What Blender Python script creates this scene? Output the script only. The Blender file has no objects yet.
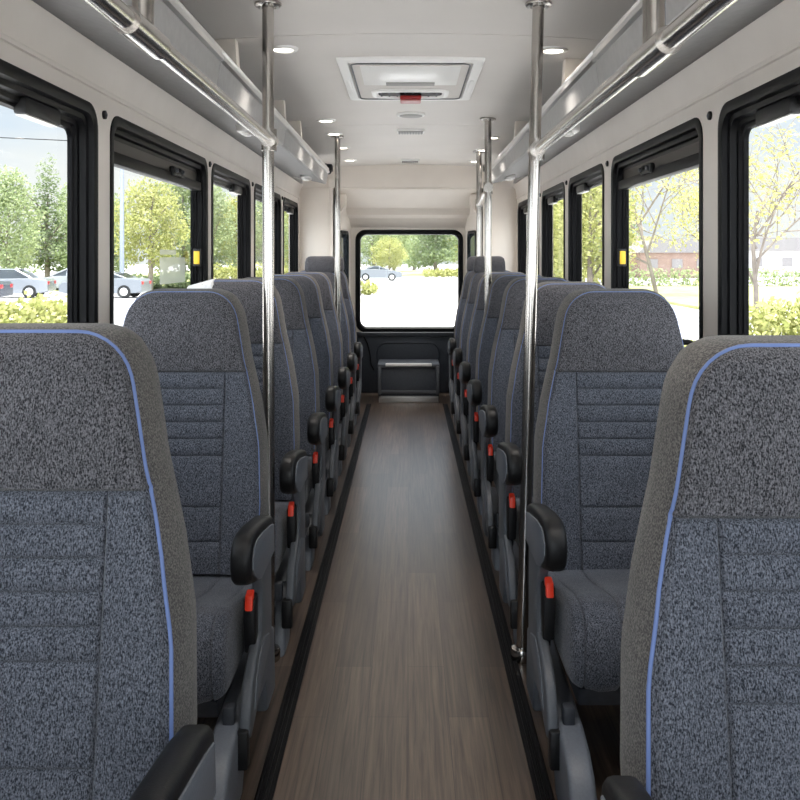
import bpy, bmesh, math, random
from mathutils import Vector, Matrix
R = math.radians
C = bpy.context.scene.collection
sc = bpy.context.scene
EYE = 1.196
F = 900.0

# ------------------------------------------------------------------ materials
def mat(name, col=(.5, .5, .5), rough=.5, metal=0.0, spec=.5, coat=0.0, coat_rough=.1):
    m = bpy.data.materials.new(name); m.use_nodes = True
    b = m.node_tree.nodes['Principled BSDF']
    b.inputs['Base Color'].default_value = (*col, 1)
    b.inputs['Roughness'].default_value = rough
    b.inputs['Metallic'].default_value = metal
    b.inputs['Specular IOR Level'].default_value = spec
    b.inputs['Coat Weight'].default_value = coat
    b.inputs['Coat Roughness'].default_value = coat_rough
    return m

def N(m, t, **kw):
    n = m.node_tree.nodes.new(t)
    for k, v in kw.items():
        if k in n.inputs: n.inputs[k].default_value = v
        else: setattr(n, k, v)
    return n
def L(m, a, b): m.node_tree.links.new(a, b)
def P(m): return m.node_tree.nodes['Principled BSDF']

def ramp(m, stops):
    r = N(m, 'ShaderNodeValToRGB')
    e = r.color_ramp.elements
    while len(e) < len(stops): e.new(.5)
    for i, (p, c) in enumerate(stops):
        e[i].position = p; e[i].color = (*c, 1)
    return r

def fabric(name, dark, light, scale=260, bump=.5, weave=.6):
    m = mat(name, rough=.95, spec=.15)
    tc = N(m, 'ShaderNodeTexCoord')
    n1 = N(m, 'ShaderNodeTexNoise', Scale=scale, Detail=1.0, Roughness=.5)
    L(m, tc.outputs['Object'], n1.inputs['Vector'])
    # slight diagonal weave
    mp = N(m, 'ShaderNodeMapping'); mp.inputs['Rotation'].default_value = (R(8), R(36), R(12)); mp.inputs['Scale'].default_value = (1.25, 1.0, .42)
    L(m, tc.outputs['Object'], mp.inputs['Vector'])
    w = N(m, 'ShaderNodeTexNoise', Scale=scale * 1.25, Detail=1.0, Roughness=.5)
    L(m, mp.outputs['Vector'], w.inputs['Vector'])
    mx = N(m, 'ShaderNodeMix', data_type='FLOAT'); mx.inputs[0].default_value = weave
    L(m, n1.outputs['Fac'], mx.inputs[2]); L(m, w.outputs['Fac'], mx.inputs[3])
    n3 = N(m, 'ShaderNodeTexNoise', Scale=9.0, Detail=3.0)
    L(m, tc.outputs['Object'], n3.inputs['Vector'])
    r = ramp(m, [(.385, dark), (.645, light)])
    L(m, mx.outputs[0], r.inputs['Fac'])
    hs = N(m, 'ShaderNodeHueSaturation')
    mr = N(m, 'ShaderNodeMapRange'); mr.inputs['To Min'].default_value = .86; mr.inputs['To Max'].default_value = 1.14
    L(m, n3.outputs['Fac'], mr.inputs['Value']); L(m, mr.outputs['Result'], hs.inputs['Value'])
    L(m, r.outputs['Color'], hs.inputs['Color'])
    L(m, hs.outputs['Color'], P(m).inputs['Base Color'])
    b = N(m, 'ShaderNodeBump', Strength=bump, Distance=.0015)
    L(m, mx.outputs[0], b.inputs['Height']); L(m, b.outputs['Normal'], P(m).inputs['Normal'])
    P(m).inputs['Sheen Weight'].default_value = .15
    return m

def noisy(name, c1, c2, scale, rough=.5, detail=4.0, bump=0, **kw):
    m = mat(name, rough=rough, **kw)
    tc = N(m, 'ShaderNodeTexCoord')
    n = N(m, 'ShaderNodeTexNoise', Scale=scale, Detail=detail)
    L(m, tc.outputs['Object'], n.inputs['Vector'])
    r = ramp(m, [(.3, c1), (.7, c2)])
    L(m, n.outputs['Fac'], r.inputs['Fac']); L(m, r.outputs['Color'], P(m).inputs['Base Color'])
    if bump:
        b = N(m, 'ShaderNodeBump', Strength=bump, Distance=.002)
        L(m, n.outputs['Fac'], b.inputs['Height']); L(m, b.outputs['Normal'], P(m).inputs['Normal'])
    return m

M = {}
M['fab_head'] = fabric('fabric_head', (.010, .010, .0125), (.158, .153, .166), 390)
M['fab_blue'] = fabric('fabric_blue', (.013, .0155, .022), (.152, .160, .190), 390)
M['fab_band'] = fabric('fabric_band', (.050, .046, .044), (.165, .152, .140), 330, .3, 0.0)
M['piping'] = mat('piping', (.13, .19, .40), .6)
M['pale_sunlit'] = noisy('pale_sunlit', (.62, .62, .63), (.74, .74, .75), 120, .9)  # pale colour standing in for sunlight on one seat shoulder
M['black_plastic'] = noisy('black_plastic', (.005, .005, .006), (.009, .009, .010), 300, .45, spec=.35, bump=.1)
M['black_rubber'] = mat('black_rubber', (.004, .004, .005), .45, spec=.16)
M['grey_plastic'] = noisy('grey_plastic', (.105, .115, .135), (.125, .137, .160), 200, .42, bump=.08)
M['mid_plastic'] = noisy('mid_plastic', (.080, .087, .100), (.094, .102, .116), 200, .45, bump=.08)
M['dark_plastic'] = noisy('dark_plastic', (.020, .023, .030), (.032, .036, .045), 60, .5, bump=.1)
M['navy_panel'] = noisy('navy_panel', (.022, .027, .038), (.035, .041, .054), 90, .42, bump=.15)
M['red'] = mat('red_button', (.85, .045, .015), .35)
M['red_dark'] = mat('red_latch', (.35, .01, .01), .3)
M['yellow'] = mat('yellow_tag', (.75, .48, .02), .5)
M['beige'] = noisy('beige_panel', (.745, .685, .63), (.79, .73, .675), 6, .42, spec=.4)
M['cream'] = noisy('cream_panel', (.73, .665, .60), (.77, .705, .64), 5, .5)
M['ceiling'] = noisy('ceiling_panel', (.70, .662, .625), (.735, .695, .658), 3, .5)
M['white_plastic'] = mat('white_plastic', (.92, .91, .89), .3)
M['vent_grey'] = mat('vent_grey', (.34, .33, .32), .5)
M['rack'] = noisy('rack_grey', (.20, .197, .197), (.23, .226, .226), 40, .5, spec=.3)
M['rack_face'] = noisy('rack_face', (.33, .325, .32), (.37, .365, .36), 40, .5, spec=.35)
M['alu'] = mat('aluminium', (.62, .61, .60), .42, 1.0)
M['steel'] = mat('stainless', (.47, .445, .42), .2, 1.0)
M['lens'] = mat('lamp_lens', (1, .95, .88), .4)
P(M['lens']).inputs['Emission Color'].default_value = (1, .88, .72, 1)
P(M['lens']).inputs['Emission Strength'].default_value = 9.0
M['track'] = mat('track_black', (.007, .007, .008), .55, spec=.15)
M['wall_low'] = noisy('wall_lower', (.17, .17, .18), (.21, .21, .22), 60, .6)
M['bark'] = noisy('bark', (.17, .14, .12), (.26, .22, .19), 4, .9)
M['asphalt'] = noisy('asphalt', (.52, .51, .53), (.60, .59, .61), .6, .9)
M['concrete'] = noisy('concrete', (.55, .54, .52), (.65, .64, .62), 1.2, .9)
M['grass'] = noisy('grass', (.34, .36, .14), (.48, .48, .22), 1.5, .95)
M['lamp_post'] = mat('lamp_post', (.30, .33, .40), .5)
M['tyre'] = mat('tyre', (.02, .02, .02), .8)
M['car_glass'] = mat('car_glass', (.03, .04, .05), .08)
M['silver'] = mat('car_silver', (.42, .44, .48), .25, .6)
M['dark_car'] = mat('car_dark', (.10, .11, .14), .25, .4)
M['white_car'] = mat('car_white', (.20, .215, .24), .3)
M['tail'] = mat('tail_lamp', (.5, .03, .04), .3)
M['brick'] = noisy('far_brick', (.27, .18, .145), (.33, .23, .19), 2, .9)
M['hill'] = noisy('hill_scrub', (.15, .125, .075), (.24, .175, .12), .25, .95)
M['roof'] = mat('roof_far', (.26, .24, .24), .9)

def glass():
    m = bpy.data.materials.new('window_glass'); m.use_nodes = True
    nt = m.node_tree; nt.nodes.clear()
    o = nt.nodes.new('ShaderNodeOutputMaterial'); mx = nt.nodes.new('ShaderNodeMixShader')
    t = nt.nodes.new('ShaderNodeBsdfTransparent'); g = nt.nodes.new('ShaderNodeBsdfGlossy')
    t.inputs[0].default_value = (.95, .97, .96, 1); g.inputs['Roughness'].default_value = .02
    fr = nt.nodes.new('ShaderNodeFresnel'); fr.inputs['IOR'].default_value = 1.35
    geo = nt.nodes.new('ShaderNodeNewGeometry'); inv = nt.nodes.new('ShaderNodeMath'); inv.operation = 'SUBTRACT'; inv.inputs[0].default_value = .45
    ml = nt.nodes.new('ShaderNodeMath'); ml.operation = 'MULTIPLY'; ml.use_clamp = True
    nt.links.new(geo.outputs['Backfacing'], inv.inputs[1]); nt.links.new(inv.outputs[0], ml.inputs[0]); nt.links.new(fr.outputs[0], ml.inputs[1])
    nt.links.new(ml.outputs[0], mx.inputs[0]); nt.links.new(t.outputs[0], mx.inputs[1])
    nt.links.new(g.outputs[0], mx.inputs[2]); nt.links.new(mx.outputs[0], o.inputs[0])
    return m
M['glass'] = glass()
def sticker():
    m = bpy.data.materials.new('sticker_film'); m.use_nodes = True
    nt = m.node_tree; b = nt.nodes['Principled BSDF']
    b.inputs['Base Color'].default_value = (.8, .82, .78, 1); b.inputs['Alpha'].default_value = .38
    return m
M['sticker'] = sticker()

def leafm(name, c1, c2):
    m = bpy.data.materials.new(name); m.use_nodes = True
    nt = m.node_tree; nt.nodes.clear()
    o = nt.nodes.new('ShaderNodeOutputMaterial'); mx = nt.nodes.new('ShaderNodeMixShader')
    d = nt.nodes.new('ShaderNodeBsdfDiffuse'); t = nt.nodes.new('ShaderNodeBsdfTranslucent')
    geo = nt.nodes.new('ShaderNodeNewGeometry'); r = nt.nodes.new('ShaderNodeValToRGB')
    r.color_ramp.elements[0].color = (*c1, 1); r.color_ramp.elements[1].color = (*c2, 1)
    nt.links.new(geo.outputs['Random Per Island'], r.inputs[0])
    nt.links.new(r.outputs[0], d.inputs[0]); nt.links.new(r.outputs[0], t.inputs[0])
    mx.inputs[0].default_value = .45
    nt.links.new(d.outputs[0], mx.inputs[1]); nt.links.new(t.outputs[0], mx.inputs[2])
    nt.links.new(mx.outputs[0], o.inputs[0])
    return m
M['leaf_green'] = leafm('leaf_green', (.17, .225, .115), (.33, .385, .225))
M['leaf_lime'] = leafm('leaf_lime', (.30, .325, .11), (.54, .53, .25))
M['leaf_pale'] = leafm('leaf_pale', (.25, .31, .16), (.46, .51, .31))
M['leaf_spring'] = leafm('leaf_spring', (.36, .36, .12), (.60, .57, .27))

def wood():
    m = mat('floor_vinyl', rough=.36, spec=.4, coat=.75, coat_rough=.24)
    tc = N(m, 'ShaderNodeTexCoord')
    mp = N(m, 'ShaderNodeMapping'); mp.inputs['Rotation'].default_value = (0, 0, R(90))
    L(m, tc.outputs['Object'], mp.inputs['Vector'])
    br = N(m, 'ShaderNodeTexBrick', Scale=1.0)
    br.offset = .37; br.offset_frequency = 2
    br.inputs['Color1'].default_value = (.064, .045, .034, 1); br.inputs['Color2'].default_value = (.115, .081, .060, 1)
    br.inputs['Mortar'].default_value = (.040, .029, .023, 1)
    br.inputs['Mortar Size'].default_value = .0009; br.inputs['Brick Width'].default_value = .78; br.inputs['Row Height'].default_value = .105
    br.inputs['Bias'].default_value = -.1
    L(m, mp.outputs['Vector'], br.inputs['Vector'])
    mp2 = N(m, 'ShaderNodeMapping'); mp2.inputs['Scale'].default_value = (95, 2.6, 1)
    L(m, tc.outputs['Object'], mp2.inputs['Vector'])
    n = N(m, 'ShaderNodeTexNoise', Scale=1.0, Detail=6.0, Roughness=.65, Distortion=.4)
    L(m, mp2.outputs['Vector'], n.inputs['Vector'])
    r = ramp(m, [(.30, (.42, .42, .42)), (.70, (1.6, 1.57, 1.54))])
    L(m, n.outputs['Fac'], r.inputs['Fac'])
    mp3 = N(m, 'ShaderNodeMapping'); mp3.inputs['Scale'].default_value = (9, .9, 1)
    L(m, tc.outputs['Object'], mp3.inputs['Vector'])
    n2 = N(m, 'ShaderNodeTexNoise', Scale=1.0, Detail=3.0)
    L(m, mp3.outputs['Vector'], n2.inputs['Vector'])
    r2 = ramp(m, [(.3, (.8, .8, .8)), (.7, (1.2, 1.2, 1.2))])
    L(m, n2.outputs['Fac'], r2.inputs['Fac'])
    m1 = N(m, 'ShaderNodeMix', data_type='RGBA', blend_type='MULTIPLY'); m1.inputs[0].default_value = 1
    m2 = N(m, 'ShaderNodeMix', data_type='RGBA', blend_type='MULTIPLY'); m2.inputs[0].default_value = 1
    L(m, br.outputs['Color'], m1.inputs[6]); L(m, r.outputs['Color'], m1.inputs[7])
    L(m, m1.outputs[2], m2.inputs[6]); L(m, r2.outputs['Color'], m2.inputs[7])
    L(m, m2.outputs[2], P(m).inputs['Base Color'])
    b = N(m, 'ShaderNodeBump', Strength=.12, Distance=.001)
    L(m, n.outputs['Fac'], b.inputs['Height']); L(m, b.outputs['Normal'], P(m).inputs['Normal'])
    return m
M['wood'] = wood()

# ------------------------------------------------------------------ mesh tools
class MB:
    def __init__(s): s.v = []; s.f = []; s.m = []; s.mats = []
    def mi(s, m):
        if m not in s.mats: s.mats.append(m)
        return s.mats.index(m)
    def add(s, vs, fs, m):
        o = len(s.v); k = s.mi(m)
        s.v += [tuple(v) for v in vs]
        for f in fs: s.f.append([i + o for i in f]); s.m.append(k)
    def box(s, x0, x1, y0, y1, z0, z1, m, bev=0.0, seg=2):
        bm = bmesh.new()
        bmesh.ops.create_cube(bm, size=1)
        for v in bm.verts:
            v.co = ((x0 + x1) / 2 + v.co.x * (x1 - x0), (y0 + y1) / 2 + v.co.y * (y1 - y0), (z0 + z1) / 2 + v.co.z * (z1 - z0))
        if bev: bmesh.ops.bevel(bm, geom=bm.edges[:], offset=bev, segments=seg, affect='EDGES', profile=.5)
        s.addbm(bm, m)
    def addbm(s, bm, m, xf=None):
        if xf is not None: bmesh.ops.transform(bm, matrix=xf, verts=bm.verts)
        bm.verts.ensure_lookup_table(); bm.verts.index_update()
        s.add([v.co[:] for v in bm.verts], [[v.index for v in f.verts] for f in bm.faces], m); bm.free()
    def tube(s, pts, r, m, n=14, closed=False, cap=True):
        pts = [Vector(p) for p in pts]; rs = r if isinstance(r, (list, tuple)) else [r] * len(pts)
        rings = []; up = None; K = len(pts)
        for i, p in enumerate(pts):
            if closed: t = pts[(i + 1) % K] - pts[i - 1]
            else: t = pts[min(i + 1, K - 1)] - pts[max(i - 1, 0)]
            t.normalize()
            if up is None:
                up = Vector((0, 0, 1)) if abs(t.z) < .9 else Vector((1, 0, 0))
            up = up - t * up.dot(t)
            if up.length < 1e-5: up = t.orthogonal()
            up.normalize()
            sd = t.cross(up)
            rings.append([p + (up * math.cos(a) + sd * math.sin(a)) * rs[i] for a in [2 * math.pi * k / n for k in range(n)]])
        s.loft(rings, m, closed, cap)
    def loft(s, rings, m, closed=False, cap=True):
        n = len(rings[0]); vs = [v for r in rings for v in r]; fs = []
        K = len(rings)
        for i in range(K if closed else K - 1):
            a = i * n; b = ((i + 1) % K) * n
            for k in range(n):
                fs.append([a + k, a + (k + 1) % n, b + (k + 1) % n, b + k])
        if cap and not closed:
            fs.append(list(range(n))[::-1]); fs.append([(K - 1) * n + k for k in range(n)])
        s.add(vs, fs, m)
    def prism_x(s, prof, x0, x1, m, bev=0.0, seg=2):
        """closed profile of (y, z) extruded along x"""
        bm = bmesh.new()
        a = [bm.verts.new((x0, y, z)) for y, z in prof]; f = bm.faces.new(a)
        r = bmesh.ops.extrude_face_region(bm, geom=[f])
        bmesh.ops.translate(bm, vec=(x1 - x0, 0, 0), verts=[e for e in r['geom'] if isinstance(e, bmesh.types.BMVert)])
        if bev:
            ed = [e for e in bm.edges if abs(e.verts[0].co.x - e.verts[1].co.x) < 1e-6]
            bmesh.ops.bevel(bm, geom=ed, offset=bev, segments=seg, affect='EDGES', profile=.5)
        s.addbm(bm, m)
    def prism_y(s, prof, y0, y1, m, bev=0.0, seg=2):
        """closed profile of (x, z) extruded along y"""
        bm = bmesh.new()
        a = [bm.verts.new((x, y0, z)) for x, z in prof]; f = bm.faces.new(a)
        r = bmesh.ops.extrude_face_region(bm, geom=[f])
        bmesh.ops.translate(bm, vec=(0, y1 - y0, 0), verts=[e for e in r['geom'] if isinstance(e, bmesh.types.BMVert)])
        if bev:
            ed = [e for e in bm.edges if abs(e.verts[0].co.y - e.verts[1].co.y) < 1e-6]
            bmesh.ops.bevel(bm, geom=ed, offset=bev, segments=seg, affect='EDGES', profile=.5)
        s.addbm(bm, m)
    def sheet_y(s, prof, y0, y1, m, nseg=1):
        """open profile of (x, z) swept along y (single sheet)"""
        n = len(prof); vs = []
        for k in range(nseg + 1):
            y = y0 + (y1 - y0) * k / nseg
            vs += [(x, y, z) for x, z in prof]
        fs = [[k * n + i, k * n + i + 1, (k + 1) * n + i + 1, (k + 1) * n + i] for k in range(nseg) for i in range(n - 1)]
        s.add(vs, fs, m)
    def disc(s, c, r, h, m, n=24, axis='z', bev=0.0):
        bm = bmesh.new()
        bmesh.ops.create_cone(bm, cap_ends=True, segments=n, radius1=r, radius2=r, depth=h)
        if bev:
            ed = [e for e in bm.edges if abs(e.verts[0].co.z - e.verts[1].co.z) < 1e-6]
            bmesh.ops.bevel(bm, geom=ed, offset=bev, segments=2, affect='EDGES', profile=.5)
        rot = {'z': Matrix.Identity(4), 'x': Matrix.Rotation(R(90), 4, 'Y'), 'y': Matrix.Rotation(R(90), 4, 'X')}[axis]
        s.addbm(bm, m, Matrix.Translation(c) @ rot)
    def flip(s):
        s.v = [(-x, y, z) for x, y, z in s.v]
        s.f = [f[::-1] for f in s.f]; return s
    def build(s, name, parent=None, loc=(0, 0, 0), smooth=True, angle=38, recalc=True, solid=0):
        me = bpy.data.meshes.new(name)
        me.from_pydata(s.v, [], s.f)
        for m in s.mats: me.materials.append(m)
        for p, k in zip(me.polygons, s.m): p.material_index = k; p.use_smooth = smooth
        if recalc:
            bm = bmesh.new(); bm.from_mesh(me); bmesh.ops.recalc_face_normals(bm, faces=bm.faces); bm.to_mesh(me); bm.free()
        if smooth: me.set_sharp_from_angle(angle=R(angle))
        o = bpy.data.objects.new(name, me); C.objects.link(o); o.location = loc
        if parent is not None: o.parent = parent
        if solid:
            md = o.modifiers.new('thickness', 'SOLIDIFY'); md.thickness = solid; md.offset = 0
        return o

def empty(name, loc=(0, 0, 0)):
    o = bpy.data.objects.new(name, None); C.objects.link(o); o.location = loc; o.empty_display_size = .1
    return o
def tag(o, label=None, cat=None, group=None, kind=None):
    if label: o['label'] = label
    if cat: o['category'] = cat
    if group: o['group'] = group
    if kind: o['kind'] = kind
    return o
def kids(o): return [c for c in bpy.data.objects if c.parent == o]
def copy_tree(o, parent=None, tree=None):
    c = o.copy(); C.objects.link(c); c.parent = parent
    for ch in tree[o.name]: copy_tree(ch, c, tree)
    return c
def tree_of(root):
    d = {}
    def walk(o):
        d[o.name] = kids(o)
        for k in d[o.name]: walk(k)
    walk(root); return d

def interp(x, pts):
    if x <= pts[0][0]: return pts[0][1]
    for (a, b), (c, d) in zip(pts, pts[1:]):
        if x <= c: return b + (d - b) * (x - a) / (c - a)
    return pts[-1][1]
def rrect(a0, a1, b0, b1, r, n=6):
    out = []
    for cx, cy, s in ((a1 - r, b1 - r, 0), (a0 + r, b1 - r, 90), (a0 + r, b0 + r, 180), (a1 - r, b0 + r, 270)):
        for k in range(n + 1):
            t = R(s + 90 * k / n); out.append((cx + r * math.cos(t), cy + r * math.sin(t)))
    return out

# ------------------------------------------------------------------ shell
WX = .90
XL = lambda s: s * WX
Y0, YB, YR = -1.3, 7.45, 7.95
def zceil(x): return EYE + .763 - .05 * x * x

b = MB(); b.box(-WX - .05, WX + .05, Y0, YR + .06, -.06, 0, M['wood'])
tag(b.build('floor', smooth=False), 'grey brown wood-plank vinyl floor running down the aisle', kind='structure')

b = MB()
seams = [Y0, 1.0, 3.07, 5.18, YB + .02]
xs = [-.92 + 1.84 * k / 16 for k in range(17)]
for a, c in zip(seams, seams[1:]):
    b.sheet_y([(x, zceil(x)) for x in xs], a + .003, c - .003, M['ceiling'])
    for yy in (a + .003, c - .003):
        b.add([(x, yy, zceil(x)) for x in xs] + [(x, yy, zceil(x) + .012) for x in xs],
              [[i, i + 1, 18 + i, 17 + i] for i in range(16)], M['ceiling'])
b.sheet_y([(x, zceil(x) + .012) for x in xs], Y0, YB + .02, M['vent_grey'])
b.sheet_y([(x, zceil(x) + .06) for x in xs], Y0, YB + .02, M['ceiling'])
tag(b.build('ceiling', recalc=False), 'pale grey ceiling panels with fine cross seams', kind='structure')

wins = {-1: [(-.25, 1.2, 'plain'), (1.33, 2.60, 'plain'), (2.72, 4.03, 'vent'), (4.12, 5.13, 'low'), (5.26, 6.36, 'low'), (6.48, 7.34, 'low')],
        1: [(-.25, 1.2, 'plain'), (1.33, 2.60, 'plain'), (2.75, 3.97, 'vent'), (4.13, 5.03, 'low'), (5.16, 6.03, 'low'), (6.18, 7.34, 'low')]}
ZB, ZT = .80, EYE + .432
widx = 0
for s in (-1, 1):
    side = 'left' if s < 0 else 'right'
    wl = MB(); ws = wins[s]
    ed = [Y0] + [(p[1] + q[0]) / 2 for p, q in zip(ws, ws[1:])] + [YB]
    for (a, c, kind), e0, e1 in zip(ws, ed, ed[1:]):
        hole = rrect(a, c, ZB, ZT, .07, 7); n = 8
        cor = [(e1, EYE + .49), (e0, EYE + .49), (e0, ZB - .06), (e1, ZB - .06)]
        vs = [(XL(s), y, z) for y, z in hole] + [(XL(s), y, z) for y, z in cor]
        H = len(hole); fs = []
        for k in range(4):
            for i in range(n - 1): fs.append([H + k, k * n + i, k * n + i + 1])
            fs.append([H + k, k * n + n - 1, ((k + 1) % 4) * n, H + (k + 1) % 4])
        wl.add(vs, fs, M['beige'])
        # rounded return of the panel into the opening
        wl.loft([[(XL(s), y, z) for y, z in hole], [(XL(s) + s * .012, y, z) for y, z in hole], [(XL(s) + s * .05, y, z) for y, z in hole]], M['beige'], cap=False)
    wl.add([(XL(s), Y0, ZB - .06), (XL(s), YB, ZB - .06), (XL(s), YB, 0), (XL(s), Y0, 0)], [[0, 1, 2, 3]], M['wall_low'])
    # outer skin of the body side
    for (a, c, kind), e0, e1 in zip(ws, ed, ed[1:]):
        xo = XL(s) + s * .075
        hole = rrect(a - .01, c + .01, ZB - .01, ZT + .01, .07, 7); n = 8
        cor = [(e1, 1.95), (e0, 1.95), (e0, -.3), (e1, -.3)]
        vs = [(xo, y, z) for y, z in hole] + [(xo, y, z) for y, z in cor]; H = len(hole); fs = []
        for k in range(4):
            for i in range(n - 1): fs.append([H + k, k * n + i, k * n + i + 1])
            fs.append([H + k, k * n + n - 1, ((k + 1) % 4) * n, H + (k + 1) % 4])
        wl.add(vs, fs, M['white_plastic'])
    w = tag(wl.build('wall_' + side, recalc=False), 'beige side wall with pillars between the windows', kind='structure')
    # pillar screw caps
    for p, q in zip(ws[1:], ws[2:]):
        y = (p[1] + q[0]) / 2; cb = MB()
        cb.disc((XL(s) - s * .003, y, ZT - .012), .013, .010, M['black_plastic'], 20, 'x', .002)
        cb.disc((XL(s) - s * .009, y, ZT - .012), .005, .004, M['mid_plastic'], 12, 'x')
        cb.build('screw_cap', w)
    # cornice: from the groove up to the rack
    cb = MB()
    prof = [(s * .902, EYE + .478), (s * .894, EYE + .482), (s * .893, EYE + .492), (s * .90, EYE + .497), (s * .897, EYE + .51), (s * .885, EYE + .56), (s * .868, EYE + .592), (s * .93, EYE + .62), (s * .93, EYE + .478)]
    cb.prism_y(prof, Y0, YB, M['beige'])
    tag(cb.build('trim_1' if s < 0 else 'trim_2', angle=25), 'beige cornice panel above the side windows', kind='structure')

    for i, (a, c, kind) in enumerate(ws):
        widx += 1
        root = tag(empty('window_%d' % widx, (XL(s), (a + c) / 2, ZB)), None, kind='structure')
        o = (-XL(s), -(a + c) / 2, -ZB)
        fb = MB()
        tp = {'plain': 0.0, 'vent': .012, 'low': 0.0}[kind]
        steps = [(-.004, .02, 0), (-.004, -.004, 0), (.012, -.007, .004), (.026, -.003, .006), (.030, .012, .008), (.044, .014, .010), (.048, .032, .012), (.060, .034, .014),
                 (.064, .042, .016), (.072, .044, .018), (.076, .056, .02), (.040, .060, .02)]
        rings = []
        for ins, dep, ex in steps:
            rings.append([(XL(s) + s * dep, y, z) for y, z in rrect(a + ins, c - ins, ZB + ins, ZT - ins - tp * 0, max(.07 - ins * .55, .02), 7)])
        fb.loft(rings, M['black_rubber'], cap=False)
        fb.build('frame', root, o, angle=30, recalc=True)
        pb = MB(); pb.box(min(XL(s) + s * .050, XL(s) + s * .055), max(XL(s) + s * .050, XL(s) + s * .055), a + .05, c - .05, ZB + .05, ZT - .05, M['glass'])
        pb.build('pane', root, o, smooth=False)
        if kind == 'vent':
            vb = MB(); X = XL(s)
            x0, x1 = sorted((X + s * .012, X + s * .05))
            vb.box(x0, x1, a + .06, c - .06, EYE + .290, EYE + .330, M['black_rubber'], .006)
            vb.box(x0, x1, a + .06, c - .06, EYE + .385, EYE + .41, M['black_rubber'], .004)
            vb.build('vent_sash', root, o)
            tb = MB(); x0, x1 = sorted((X + s * .034, X + s * .046))
            tb.box(x0, x1, a + .07, c - .07, EYE + .325, EYE + .39, mat('vent_tint', (.040, .034, .030), .35, spec=.25))
            tb.build('vent_pane', root, o)
            lb = MB(); ym = a + .62 * (c - a) if s < 0 else a + .55 * (c - a)
            x0, x1 = sorted((X - s * .002, X + s * .02))
            lb.box(x0, x1, ym - .07, ym + .07, EYE + .318, EYE + .335, M['black_plastic'], .005)
            for dy in (-.05, .05):
                lb.box(x0, x1, ym + dy - .022, ym + dy + .022, EYE + .315, EYE + .352, M['black_plastic'], .007)
                lb.disc((X - s * .006, ym + dy, EYE + .335), .008, .012, M['mid_plastic'], 14, 'x', .002)
            lb.build('latch', root, o)
            yb = MB(); x0, x1 = sorted((X + s * .014, X + s * .040))
            yb.box(x0, x1, c - .085, c - .062, 1.165, 1.222, M['yellow'], .003)
            x0, x1 = sorted((X + s * .008, X + s * .045))
            yb.box(x0, x1, c - .082, c - .058, 1.155, 1.232, M['black_plastic'], .004)
            tag(yb.build('release_tag', root, o), 'yellow release tag')
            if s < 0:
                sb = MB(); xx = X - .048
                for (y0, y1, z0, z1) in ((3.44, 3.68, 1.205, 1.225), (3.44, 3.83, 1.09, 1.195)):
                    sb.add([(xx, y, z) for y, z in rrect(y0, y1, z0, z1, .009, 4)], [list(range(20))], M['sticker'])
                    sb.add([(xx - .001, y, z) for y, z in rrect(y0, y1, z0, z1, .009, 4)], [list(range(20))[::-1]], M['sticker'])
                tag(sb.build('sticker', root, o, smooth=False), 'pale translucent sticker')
        else:
            lb = MB(); X = XL(s); ym = a + .74 * (c - a)
            x0, x1 = sorted((X + s * .016, X + s * .05))
            lb.box(x0, x1, ym - .11, ym + .11, ZT - .088, ZT - .045, M['black_plastic'], .008)
            lb.box(x0 + .004, x1 - .004, ym - .10, ym + .10, ZT - .090, ZT - .086, M['alu'], .001)
            lb.build('latch', root, o)
        tag(root, 'black framed side window', None, 'side windows', 'structure')

# front end (behind the camera): windscreen wall with a wide opening
fw = MB()
for x0, x1, z0, z1 in ((-.95, .95, 0, .40), (-.95, -.88, .40, 1.9), (.88, .95, .40, 1.9), (-.95, .95, 1.86, 1.98)):
    fw.box(x0, x1, Y0 - .04, Y0, z0, z1, M['dark_plastic'])
tag(fw.build('wall_front', smooth=False), kind='structure')
wr = tag(empty('window_13', (0, Y0 - .02, .40)), kind='structure')
pb = MB(); pb.box(-.89, .89, -.003, .003, 0, 1.46, M['glass']); pb.build('pane', wr, smooth=False)

# rear bulkhead, header, recess
rb = MB()
for s in (-1, 1):
    x0, x1 = sorted((s * .58, s * .95))
    rb.box(x0, x1, YB, YB + .05, 0, 1.965, M['cream'])
    x0, x1 = sorted((s * .655, s * .90)); rb.box(x0, x1, YB - .008, YB, .0, 1.765, M['cream'], .003)
    # slanted side of the recess
    rb.add([(s * .58, YB, 0), (s * .505, YR, 0), (s * .505, YR, 1.75), (s * .58, YB, 1.80),
            (s * .62, YB, 0), (s * .62, YR, 0), (s * .62, YR, 1.75), (s * .62, YB, 1.80)],
           [[0, 1, 2, 3], [4, 7, 6, 5], [0, 3, 7, 4], [1, 5, 6, 2], [3, 2, 6, 7], [0, 4, 5, 1]], M['cream'])
    rb.add([(s * .576, YB - .014, .002), (s * .499, YR, .002), (s * .499, YR, .535), (s * .576, YB - .014, .535), (s * .60, YB, .002), (s * .60, YR, .002), (s * .60, YR, .535), (s * .60, YB, .535)],
           [[0, 1, 2, 3], [4, 7, 6, 5], [0, 3, 7, 4], [1, 5, 6, 2], [3, 2, 6, 7], [0, 4, 5, 1]], M['navy_panel'])
    x0, x1 = sorted((s * .576, s * .90)); rb.box(x0, x1, YB - .015, YB, 0, .70, M['navy_panel'], .004)
    # rounded corner fillet under the header
    rb.prism_y([(s * .585, 1.72), (s * .585, 1.57), (s * .555, 1.58), (s * .53, 1.62), (s * .52, 1.67), (s * .52, 1.72)], YB + .06, YB + .42, M['cream'])
tag(rb.build('trim_3', angle=30), 'cream rear bulkhead pillars', kind='structure')
hb = MB()
hb.box(-.66, .66, YB - .012, YB + .05, 1.768, 1.965, M['cream'], .006)
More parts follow.
